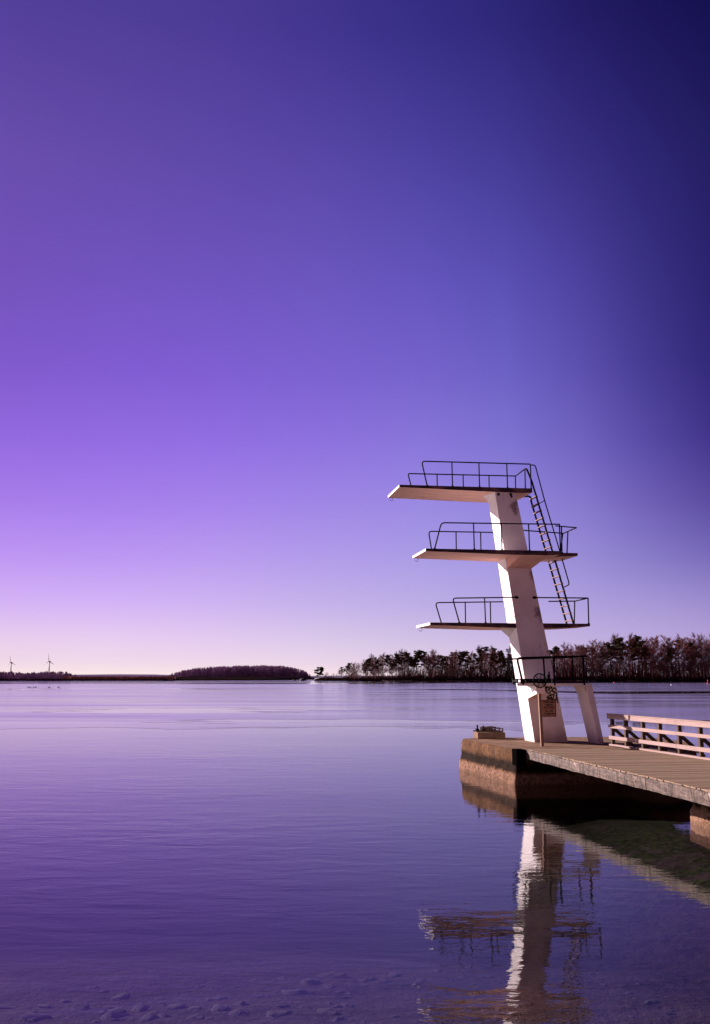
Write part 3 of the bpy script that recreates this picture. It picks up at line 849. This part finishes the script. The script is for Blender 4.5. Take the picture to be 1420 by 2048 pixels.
m = MB(); v = -3.46; UL = 2.19
while v > VE:
    w = 0.142; dz = R.uniform(-.004, .004); du = R.uniform(-.018, .018); ur = UR_(v)
    F.box(m, ur, UL+du, v-w, v, 1.048+dz, 1.094+dz); v -= w+0.007
m.build('deck', M['deck'], F.root, 0.004)
m = MB()
m2 = MB()
segs = [(-3.46, -6.5), (-6.51, -10.4), (-10.41, -12.0), (-12.01, -15.6), (-15.61, -19.4), (-19.41, -24), (-24.01, VE)]
for a, b in segs:
    n = max(6, int((a-b)/0.10)); base = len(m.v); du = R.uniform(-.012, .012); dz = R.uniform(-.008, .008)
    for i in range(n+1):
        v = a+(b-a)*i/n
        no = lambda s_, q: 0.016*mnoise.noise(Vector((v*s_, q, 7.3)))
        zt = 1.085+dz+0.35*no(2.1, 1)+0.8*no(9, 2); zb = 0.82+dz+no(3, 5)
        for uu, zz_ in ((2.28+du+0.5*no(6, 4), zt-.012), (2.285+du+no(4, 8), (zt+zb)/2), (2.275+du+no(5, 11), zb), (2.195, zb), (2.195, zt-.012)):
            m.v.append(g(uu, v, zz_))
    for i in range(n):
        for j in range(5):
            j2 = (j+1) % 5; m.face((base+i*5+j, base+i*5+5+j, base+i*5+5+j2, base+i*5+j2))
    m.face(tuple(base+j for j in range(5))); m.face(tuple(base+n*5+j for j in reversed(range(5))))
m.build('edge_beam', M['beam'], F.root)
m = MB()
for uu in (1.85, 1.1, 0.4, -0.3, -0.85): F.box(m, uu-.09, uu+.09, VE, -3.6, 0.80, 1.044)
F.box(m, -0.95, 2.19, -3.60, -3.25, 0.78, 1.040)  # unseen ledger added to block light leaking between head and deck
m.build('joist', M['joist'], F.root)
m = MB(); F.box(m, 2.30, 2.585, -3.66, -3.16, 0.62, 1.10); m.build('fender', M['rubber'], F.root, 0.015)
# concrete foot under the deck
for name, vc in (('support_foot', -12.1), ('support_foot', -23.5)):
    m = MB(); n = 26; lev = [(-3.0, 1.0, 1.0), (-1.2, 0.92, 1.0), (0.0, 0.80, 1.0), (0.26, 0.78, 0.98), (0.32, 0.74, 0.96), (0.55, 0.66, 0.93), (0.79, 0.52, 0.84)]
    for zz_, nose, wd_ in lev:
        for i in range(n):
            a = 2*PI*i/n; cx, sy = math.cos(a), math.sin(a)
            uu = -0.25+(1.02+(nose-.55))*math.copysign(abs(cx)**0.55, cx); vv = vc+1.25*wd_*math.copysign(abs(sy)**0.6, sy)
            o_ = 0.04*mnoise.noise(Vector((uu*2.5, vv*2.5, zz_*3)))
            m.v.append(g(uu+o_, vv+o_, zz_))
    for j in range(len(lev)-1):
        for i in range(n):
            i2 = (i+1) % n; m.face((j*n+i2, j*n+i, j*n+n+i, j*n+n+i2), 0, True)
    m.face(tuple((len(lev)-1)*n+i for i in reversed(range(n))))
    m.build('support_foot', M['block'], F.root)

# ------------------------------------------------------------------ wooden railing
class Skew(Frame):               # the railing runs a few degrees off the pier axis
    def g(self, u, v, z): return super().g(u-.058*(-2.6-v), v, z)

    def box(self, m, u0, u1, v0, v1, z0, z1, mat=0, mats=None):
        q = [(u1, v0), (u0, v0), (u0, v1), (u1, v1)]
        m.hexa([self.g(a, b, z0) for a, b in q]+[self.g(a, b, z1) for a, b in q], mat, mats)


F = Skew('wooden_railing', -1.0, -8.0, 1.09); g = F.g
tag(F.root, 'pale three board timber railing along the right edge of the pier', 'railing')
for (z0, z1) in ((1.945, 2.075), (1.66, 1.76), (1.30, 1.415)):
    ends = [-2.24 if z0 > 1.9 else (-2.32 if z0 > 1.5 else -2.33), -6.53, -11.1, -15.9, -20.5, -25]
    for a, b in zip(ends, ends[1:]):
        m = MB(); F.box(m, -.962, -.922, b+.004, a, z0+R.uniform(-.004, .004), z1); m.build('board', M['rail'], F.root, 0.006)
m = MB(); F.box(m, -1.09, -.915, -25, -2.2, 2.078, 2.105); m.build('cap_board', M['rail'], F.root, 0.006)
m = MB(); F.box(m, -1.06, -.93, -25, -2.3, 1.10, 1.155); m.build('kerb_beam', M['rail'], F.root, 0.008)
for v in [-2.42, -3.36, -4.45, -5.46, -6.55, -7.65, -8.75, -9.9, -11.1, -12.3, -13.6, -15, -16.4, -17.8, -19.2, -20.6, -22.0, -23.4]:
    m = MB(); F.box(m, -1.07, -.966, v-.05, v+.05, 1.157, 2.075); m.build('post', M['post'], F.root, 0.006)
    m = MB(); m.bar(g(-1.08, v-.02, 1.62), g(-1.72, v-.02, 1.06), 0.05, 0.10); m.build('brace', M['post'], F.root)

# ------------------------------------------------------------------ warning sign
F = Frame('sign_post', 1.19, -1.92, 1.06); g = F.g
tag(F.root, 'slim timber post with a faded warning sign in front of the tower', 'sign')
m = MB(); a, b = g(1.18, -1.92, 1.06), g(1.225, -1.92, 2.74)
m.hexa([a+Vector((sx*.045, sy*.04, 0)) for sx, sy in ((-1, -1), (1, -1), (1, 1), (-1, 1))]+[b+Vector((sx*.045, sy*.04, 0)) for sx, sy in ((-1, -1), (1, -1), (1, 1), (-1, 1))])
m.build('post', M['signpost'], F.root, 0.005)
m = MB()
pu0, pu1, pz0, pz1 = 0.665, 1.165, 2.00, 2.535
F.box(m, pu0, pu1, -1.879, -1.865, pz0, pz1); pl = m.build('sign_plate', M['plate'], F.root)
m = MB()
for (u0, u1, z0, z1) in ((pu0, pu1, pz1-.028, pz1), (pu0, pu1, pz0, pz0+.032), (pu0, pu0+.035, pz0+.032, pz1-.028), (pu0+.06, pu1-.04, 2.245, 2.261)):
    F.box(m, u0, u1, -1.885, -1.8795, z0, z1)
m.build('border', M['signred'], pl)


def lettering(text, u, z, size, parent, maxw):
    cu_ = bpy.data.curves.new('lettering', 'FONT'); cu_.body = text; cu_.size = size; cu_.align_x = 'CENTER'; cu_.extrude = 0.002; cu_.offset = 0.0035
    tmp = bpy.data.objects.new('lettering_source', cu_); COL.objects.link(tmp)
    dg = bpy.context.evaluated_depsgraph_get(); dg.update()
    me = bpy.data.meshes.new_from_object(tmp.evaluated_get(dg)); bpy.data.objects.remove(tmp)
    xs_ = [q.co.x for q in me.vertices]; wdt = max(xs_)-min(xs_); k_ = min(1.0, maxw/wdt)
    me.materials.clear(); me.materials.append(M['ink'])
    o = bpy.data.objects.new('lettering', me); COL.objects.link(o); o.parent = parent
    o.location = g(u, -1.883, z); o.rotation_euler = (PI/2, 0, 0); o.scale = (k_, 1, 1)
    return o


for txt, zz_, s_ in (('HOPPA BARA', 2.435, 0.082), ('I DJUPA', 2.352, 0.082), ('VATTNET', 2.272, 0.082), ('ALL LEK', 2.16, 0.082), ('FÖRBJUDEN', 2.062, 0.092)):
    lettering(txt, 0.90, zz_, s_, pl, 0.36)

# ------------------------------------------------------------------ trees
def bare_tree(h, seed, spread, pale):
    r = random.Random(seed); tm = MB(); cm = MB()
    lean = r.uniform(-.05, .05)*h; pts = []; n = 9
    for i in range(n+1):
        t = i/n; pts.append(Vector((lean*t*t+0.012*h*mnoise.noise(Vector((t*3, seed, 0))), 0.01*h*mnoise.noise(Vector((t*3, seed, 9))), h*0.97*t)))
    tm.tube(pts, [0.0095*h*(1-0.86*i/n) for i in range(n+1)], 6)

    def twig(p, d, L, w):
        s = d.cross(Vector((r.uniform(-1, 1), r.uniform(-1, 1), r.uniform(-.3, .3)))).normalized()*w/2
        q = p+d*L+Vector((r.uniform(-.1, .1), r.uniform(-.1, .1), r.uniform(-.12, .1)))*L
        cm.quad(p-s, p+s, q+s*0.35, q-s*0.35)
        return q
    nl = 30
    for i in range(nl):
        t = 0.13+0.85*(i/nl)+r.uniform(-.02, .02); k_ = min(n-1, int(t*n)); p = pts[k_].lerp(pts[k_+1], t*n-k_)
        a = r.uniform(0, 2*PI); up = 0.55+0.6*t; L = h*spread*(0.24-0.14*t+0.12*math.sin(PI*t))*r.uniform(.7, 1.2)
        d = Vector((math.cos(a), math.sin(a), up)).normalized()
        mid = p+d*L*0.5; end = mid+(d+Vector((0, 0, 0.25))).normalized()*L*0.5
        tm.tube([p, mid, end], [0.0036*h*(1-.6*t), 0.0022*h*(1-.5*t), 0.0008*h], 4)
        for j in range(16):
            s = r.uniform(0.25, 1.0); b = p.lerp(mid, s*2) if s < .5 else mid.lerp(end, s*2-1)
            d2 = (d+Vector((r.uniform(-1, 1), r.uniform(-1, 1), r.uniform(-.2, 1.0)))*0.9).normalized()
            l2 = L*r.uniform(.22, .5); e = twig(b, d2, l2, 0.0060*h)
            for q_ in range(2):
                d3 = (d2+Vector((r.uniform(-1, 1), r.uniform(-1, 1), r.uniform(-.6, .7)))*0.8).normalized()
                twig(b.lerp(e, r.uniform(.4, 1)), d3, l2*r.uniform(.5, .9), 0.0048*h)
    return tm.data('trunk', M['birch' if pale else 'bark']), cm.data('crown', M['twig' if seed % 2 else 'twig2'])


def tuft(cm, c, r, n, size, rr, flat=0.6):
    for _ in range(n):
        d = Vector((rr.gauss(0, 1), rr.gauss(0, 1), rr.gauss(0, 1))).normalized()*rr.random()**0.4
        p = c+Vector((d.x*r, d.y*r, d.z*r*flat)); a = Vector((rr.gauss(0, 1), rr.gauss(0, 1), rr.gauss(0, .5))).normalized()*size*rr.uniform(.6, 1.3)
        b = a.cross(Vector((rr.gauss(0, 1), rr.gauss(0, 1), rr.gauss(0, 1)))).normalized()*size*rr.uniform(.25, .5)
        cm.quad(p-a-b*.3, p-b, p+a+b*.3, p+b)


def pine_tree(h, seed, bare=0.5, wide=1.0):
    r = random.Random(seed); tm = MB(); cm = MB(); pts = []; n = 8
    for i in range(n+1):
        t = i/n; pts.append(Vector((0.03*h*mnoise.noise(Vector((t*2.5, seed, 2))), 0.02*h*mnoise.noise(Vector((t*2.5, seed, 5))), h*0.95*t)))
    tm.tube(pts, [0.0125*h*(1-0.8*i/n) for i in range(n+1)], 6)
    for i in range(19):
        t = bare+(0.97-bare)*(i/18)**0.9; k_ = min(n-1, int(t*n)); p = pts[k_].lerp(pts[k_+1], t*n-k_)
        a = r.uniform(0, 2*PI); L = h*wide*(0.21-0.15*((t-bare)/(1-bare))**1.6)*r.uniform(.55, 1.15)
        e = p+Vector((math.cos(a)*L, math.sin(a)*L, L*r.uniform(.05, .45)))
        tm.tube([p, p.lerp(e, .5)+Vector((0, 0, L*.05)), e], [0.004*h, 0.003*h, 0.0015*h], 4)
        for q_ in range(3):
            c0 = p.lerp(e, r.uniform(.45, 1.05))+Vector((r.uniform(-1, 1), r.uniform(-1, 1), r.uniform(0, .6)))*0.025*h
            tuft(cm, c0, (.10 if wide > 1.5 else .050)*h*r.uniform(.7, 1.25), 42, (.048 if wide > 1.5 else .020)*h, r, .55)
    return tm.data('trunk', M['pinebark']), cm.data('crown', M['needle'])


def spruce_tree(h, seed):
    r = random.Random(seed); tm = MB(); cm = MB()
    tm.tube([(0, 0, 0), (0, 0, h*.5), (0, 0, h*.97)], [0.012*h, 0.008*h, 0.002*h], 6)
    for i in range(46):
        t = 0.10+0.88*(i/45); L = h*0.15*(1.02-t)**0.85*r.uniform(.65, 1.2); a = i*2.4+r.uniform(-.4, .4)
        e = Vector((math.cos(a)*L, math.sin(a)*L, h*t-L*0.35))
        tm.tube([(0, 0, h*t), tuple(e)], [0.002*h, 0.0008*h], 3)
        for q_ in range(3): tuft(cm, Vector((0, 0, h*t)).lerp(e, .35+.3*q_), max(.25, L*.28), 12, 0.014*h, r, .6)
    return tm.data('trunk', M['bark']), cm.data('crown', M['spruce'])


H0 = 24.0
KIND = {
 'birch': [bare_tree(H0, s_, sp_, True) for s_, sp_ in ((11, .80), (12, .95), (13, .72), (14, .88), (15, .8), (16, 1.0))],
 'dark':  [bare_tree(H0, s_, sp_, False) for s_, sp_ in ((21, 1.1), (22, .9), (23, 1.2), (24, .85))],
 'pine':  [pine_tree(H0, s_, b_, w_) for s_, b_, w_ in ((31, .52, 1.0), (32, .60, .9), (33, .45, 1.05), (34, .56, 1.2), (35, .38, .9))],
 'spruce': [spruce_tree(H0, s_) for s_ in (41, 42, 43)],
 'lone': [pine_tree(H0, 39, .30, 2.0)],
}
NAME = {'birch': 'birch_tree', 'dark': 'bare_tree', 'pine': 'pine_tree', 'spruce': 'spruce_tree', 'lone': 'pine_tree'}
LAB = {
 'birch': ('leafless birch with thin pale trunk in the forest on the right shore', 'birches of the far forest'),
 'dark': ('leafless dark trunked tree with spreading twigs in the forest on the right shore', 'dark bare trees of the far forest'),
 'pine': ('dark green pine with bare lower trunk in the forest on the right shore', 'pines of the far forest'),
 'spruce': ('narrow blackish conical spruce in the forest on the right shore', 'spruces of the far forest'),
}


def plant(kind, x, y, h, label=None, z=0.9):
    tm, cm = R.choice(KIND[kind]); o = empty(NAME[kind], (x, y, z), R.uniform(0, 6.28)); k_ = h/H0
    o.scale = (k_*R.uniform(.9, 1.15), k_*R.uniform(.9, 1.15), k_)
    for nm, me in (('trunk', tm), ('crown', cm)):
        c_ = bpy.data.objects.new(nm, me); COL.objects.link(c_); c_.parent = o
    if label: tag(o, label, 'tree')
    else: tag(o, LAB[kind][0], 'tree', LAB[kind][1])
    return o


PROF = [(668, 14), (684, 27), (712, 34), (735, 40), (760, 45), (800, 52), (850, 54), (900, 56), (950, 60), (1000, 63), (1060, 62), (1110, 60), (1140, 68), (1180, 70), (1215, 68), (1238, 82), (1275, 84),
        (1330, 80), (1370, 84), (1410, 88), (1460, 86), (1540, 84)]
px = 700.0
while px < 1545:
    top = interp(PROF, px)*(1.0+.10*nz(px, 14, 3))
    for row in range(3):
        if px < 730 and row == 2: continue
        y = 726+row*17+R.uniform(-5, 5)-(px-680)*0.02; x = (px+R.uniform(-5, 5)-710)*y/2027
        q = R.random()
        kind = 'birch' if q < (.56 if px > 1120 else .40) else ('pine' if q < .80 else ('dark' if q < .93 else 'spruce'))
        hh = (top*y/2045)*R.uniform(.74, 1.02)+1.2
        if kind == 'spruce': hh *= R.uniform(.6, .95)
        if kind == 'dark': hh *= .92
        plant(kind, x, y, hh, None, 0.8+row*0.2)
    px += R.uniform(8.5, 13.5) if px > 750 else R.uniform(6.5, 10)
# trees one can point to
plant('lone', (640-710)*716/2027, 722, 9.4, 'small lone dark pine at the left tip of the forest shore', .4)
plant('dark', (654-710)*718/2027, 722, 5.2, 'small bare tree beside the lone pine on the shore tip', .4)
plant('pine', (735-710)*722/2027, 722, 15.4, 'broad dark pine standing out near the left end of the forest', .7)
plant('pine', (776-710)*718/2027, 718, 18.0, 'tall thin trunked pine among bare trees left of the diving tower', .7)
plant('spruce', (1222-710)*706/2027, 706, 16.0, 'dark narrow spruce at the forest edge above the end of the wooden railing', .7)


def scrub(name, mat, n, xr, yf, hr, w, label, cat, seed, lean=.3, kind='stuff', pw=1.0, z0=0.0):
    r = random.Random(seed); m = MB()
    for _ in range(n):
        x = xr[0]+(xr[1]-xr[0])*r.random()**pw; y = yf(x)+r.uniform(0, 1)*yf(x)*0.02; h = hr(x)*(r.uniform(.8, 1.0) if name == 'reed_bed' else r.uniform(.45, 1.05))
        a = r.uniform(0, PI); d = Vector((math.cos(a), math.sin(a), 0))*w*r.uniform(.5, 1.4); l = Vector((r.uniform(-lean, lean)*h, r.uniform(-lean, lean)*h, h))
        p = Vector((x, y, z0))
        m.quad(p-d, p+d, p+d*.25+l, p-d*.25+l)
    return tag(m.build(name, mat), label, cat, kind=kind)


def right_y(x): return 716-(x)*0.06
scrub('shore_scrub', M['scrub'], 6500, (-27, 285), lambda x: right_y(x)+2, lambda x: 3.2 if x > 5 else 2.2, .16, 'dead brown undergrowth along the forest shore', 'undergrowth', 3, .45)
scrub('forest_understorey', M['twig'], 9500, (-4, 320), lambda x: right_y(x)+22, lambda x: 4.5+11*sstep(0, 110, x)+3.5*nz(x, 9, 2), .16, 'dense thin saplings between the forest trunks', 'saplings', 4, .16)
scrub('reed_bed', M['reed'], 6000, (-214, -134), lambda x: 742, lambda x: 3.2, .5, 'flat strip of dry reddish reeds on the left shore', 'reeds', 5, .1)


def wood(name, label, n, xr, yc, hf, mat, seed):
    """a far wood that reads as one mass: bare crowns of twigs on thin trunks."""
    r = random.Random(seed); m = MB()
    for _ in range(n):
        x = r.uniform(*xr); y = yc+r.uniform(0, 40); h = hf(x)*r.uniform(.86, 1.02)
        if h < .6: continue
        m.bar((x, y, 0.5), (x+r.uniform(-.4, .4), y, h*.8), .12, .12)
        for k_ in range(64):
            t = r.uniform(.10, 1.0); rad = h*.26*math.sin(PI*min(1, .25+t*.72)); a = r.uniform(0, 2*PI); q = rad*r.random()**.5
            p = Vector((x+math.cos(a)*q, y+math.sin(a)*q, h*t)); d = Vector((r.uniform(-.6, .6), r.uniform(-.6, .6), 1)).normalized()*h*.11
            s = Vector((math.cos(a+1.3), math.sin(a+1.3), 0))*.26
            m.quad(p-s, p+s, p+d+s*.4, p+d-s*.4)
    return tag(m.build(name, mat), label, 'wood', kind='stuff')


ISL = [(332, 1.5), (350, 6), (380, 9.5), (420, 11.5), (470, 12.5), (520, 13), (560, 12.5), (590, 10.5), (606, 8), (616, 5), (621, 1)]
wood('island_wood', 'bare haze tinted wood covering the low island', 760, ((334-710)*1095/2027, (619-710)*1095/2027), 1085, lambda x: interp(ISL, 710+x*2027/1095)+1.0, M['farwood'], 8)
LFT = [(-300, 6), (0, 5.8), (20, 5.0), (40, 4.4), (60, 5.2), (90, 5.8), (110, 5.6), (122, 4.2), (130, 2.2), (134, 1)]
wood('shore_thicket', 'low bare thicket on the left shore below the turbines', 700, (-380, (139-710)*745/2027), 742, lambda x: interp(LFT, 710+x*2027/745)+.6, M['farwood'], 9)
for pxx, hh in ((650, 4.0), (658, 3.2), (662, 3.6), (667, 4.4), (673, 4.2), (679, 7.6), (683, 9.6), (688, 8.6), (693, 10.2), (697, 9.4), (703, 11.0)):
    plant(('pine' if pxx in (683, 693) else 'dark'), (pxx-710)*724/2027, 724+R.uniform(-3, 3), hh, None, .5)

# ------------------------------------------------------------------ wind turbines
def turbine(x, y, hub, rad, yaw, roll, label):
    root = empty('wind_turbine', (x, y, 0), yaw); tag(root, label, 'wind turbine', 'wind turbines beyond the left shore')
    m = MB(); m.tube([(0, 0, 0), (0, 0, hub*.5), (0, 0, hub)], [2.5, 2.1, 1.5], 12); m.build('mast', M['turbine'], root)
    m = MB(); m.box(-1.9, 1.9, -4.2, 5.5, hub-1.8, hub+2.0); m.ball((0, -5.0, hub), 2.0, 10, 6); m.build('nacelle', M['turbine'], root, .4)
    for k_ in range(3):
        a = roll+k_*2*PI/3; d = Vector((math.sin(a), 0, math.cos(a))); s = Vector((math.cos(a), 0, -math.sin(a)))
        c0 = Vector((0, -5.6, hub)); m = MB(); k0 = len(m.v)
        for t, w in ((0.03, 1.0), (.12, 1.9), (.3, 2.4), (.6, 1.5), (.85, .9), (1, .25)):
            p = c0+d*rad*t
            m.v += [p-s*w*.4, p+Vector((0, -.45*w*.4, 0)), p+s*w*.75, p+Vector((0, .45*w*.4, 0))]
        for i in range(5):
            for j in range(4):
                j2 = (j+1) % 4; m.face((k0+i*4+j, k0+i*4+j2, k0+i*4+4+j2, k0+i*4+4+j), 0, True)
        m.face((k0+23, k0+22, k0+21, k0+20)); m.build('blade', M['turbine'], root)


turbine((97.5-710)*4100/2027, 4100, 62, 32, -.3, math.radians(-4), 'grey wind turbine on the left shore, the taller one nearer the picture middle')
turbine((21-710)*4300/2027, 4300, 60, 30, -.3, math.radians(-9), 'grey wind turbine on the left shore, farthest to the left edge')

# ------------------------------------------------------------------ small things on the water
def rock_data(seed, flat, rough):
    r = random.Random(seed); m = MB(); nu, nv = 14, 9
    m.ball((0, 0, 0), 1.0, nu, nv)
    off = r.uniform(0, 50)
    for i, p in enumerate(m.v):
        q = p.copy(); d = 1+rough*mnoise.noise(q*1.1+Vector((off, 0, 0)))+.3*rough*mnoise.noise(q*2.6+Vector((off, 7, 0)))
        m.v[i] = Vector((p.x*d, p.y*d*.8, p.z*d*flat))
    return m


STONES = [rock_data(s_, f_, .95).data('stone', M['stone']) for s_, f_ in ((1, .45), (2, .35), (3, .5), (4, .4), (5, .3), (6, .55))]
spots = [(-0.34, 14.87, 0.18), (-0.6, 14.4, 0.15), (-0.38, 14.24, 0.1), (-1.02, 14.68, 0.07), (-2.13, 14.4, 0.08), (-3.0, 13.79, 0.15), (-0.74, 13.83, 0.19), (-4.27, 13.13, 0.12), (-3.34, 13.0, 0.11), (-2.95, 13.13, 0.12), (-2.61, 12.95, 0.12), (-2.17, 13.07, 0.12), (-1.97, 13.0, 0.09), (-1.65, 12.95, 0.15), (-1.41, 13.19, 0.11), (-0.86, 13.07, 0.09), (-0.62, 12.98, 0.08), (-0.34, 12.78, 0.15), (-0.94, 12.61, 0.15), (-2.88, 12.61, 0.18), (-3.69, 12.56, 0.15), (0.17, 14.58, 0.09), (0.57, 14.82, 0.09), (0.89, 14.58, 0.07), (0.41, 14.49, 0.1), (1.19, 15.32, 0.07), (-1.66, 13.6, 0.1), (-2.41, 13.5, 0.08), (-1.22, 13.7, 0.09), (-0.07, 13.91, 0.08), (-0.12, 13.21, 0.09), (-1.36, 12.66, 0.12), (-1.88, 12.57, 0.12), (-2.41, 12.56, 0.09), (-3.65, 13.4, 0.08)]
for _ in range(70):
    spots.append((R.uniform(-4.2, 4.0), 12.4+2.6*R.random()**1.7, R.uniform(.035, .085)))
for i, (x, y, s_) in enumerate(spots):
    o = bpy.data.objects.new('submerged_stone', R.choice(STONES)); COL.objects.link(o)
    o.location = (x, y, bed_z(x, y)+s_*.02); o.scale = (s_*R.uniform(.85, 1.25), s_*R.uniform(.8, 1.1), s_*.34); o.rotation_euler = (R.uniform(-.2, .2), R.uniform(-.2, .2), R.uniform(0, 6.28))
    if i == 0: tag(o, 'broad pale stone under the water, the topmost of the big ones', 'stone', 'stones on the lake bed')
    elif i == 5: tag(o, 'broad pale stone lying alone under the water at the lower left', 'stone', 'stones on the lake bed')
    else: tag(o, 'pale silted stone lying on the shallow lake bed among many others', 'stone', 'stones on the lake bed')

for (x, y, s_, lab) in (((588-710)*744/2027, 744, 1.2, 'low dark rock just above the water, left of two near the lone pine'), ((605-710)*744/2027, 744, 2.6, 'larger dark rock above the water near the lone pine')):
    m = rock_data(int(s_*10), .4, .5); o = m.build('rock', M['wetrock']); o.location = (x, y, .15*s_); o.scale = (s_, s_, s_)
    tag(o, lab, 'rock')
dk = MB(); dk.ball((0, 0, .12), .22, 10, 6, 0, (1.5, .8, .7)); dk.ball((.30, 0, .36), .085, 8, 5); dk.tube([(.22, 0, .2), (.28, 0, .34)], .05, 6); dk.tube([(.36, 0, .35), (.46, 0, .34)], [.03, .012], 5)
dk.quad((-.30, -.08, .14), (-.30, .08, .14), (-.46, .04, .22), (-.46, -.04, .22))
dme = dk.data('duck', M['duck'])
for pxx in (57.5, 61.5, 68, 72.5, 99, 118):
    y = 292+R.uniform(-2, 2); o = bpy.data.objects.new('duck', dme); COL.objects.link(o); o.location = ((pxx-710)*y/2027, y, .0); o.rotation_euler = (0, 0, R.uniform(0, 6.28)); o.scale = (.85, .85, .85)
    tag(o, 'small dark duck resting in a row at the ice edge near the left shore', 'duck', 'ducks at the ice edge')


def buoy(px_, Y, r, mat, label, spar):
    x = (px_-710)*Y/2027; root = empty('buoy', (x, Y, 0)); tag(root, label, 'buoy')
    m = MB(); m.ball((0, 0, r*.25), r, 12, 8, 0, (1, 1, .8)); m.build('float', mat, root)
    m = MB()
    if spar: m.tube([(0, 0, r*.6), (0, 0, r*2.6), (0, 0, r*4.2)], [r*.5, r*.38, r*.12], 8)
    else: m.tube([(0, 0, r*.9), (0, 0, r*1.3)], r*.22, 8)
    m.build('top_mark', mat, root)


buoy(1228, 480, .42, M['red'], 'small red buoy left of the other, in front of the right forest shore', False)
buoy(1415, 440, .45, M['red'], 'red spar buoy on the water at the right edge of the view', True)
buoy(1342, 372, .34, M['buoywhite'], 'white buoy on the water before the right forest shore', False)
buoy(675, 120, .06, M['buoywhite'], 'tiny white float on the ice left of the forest tip', False)
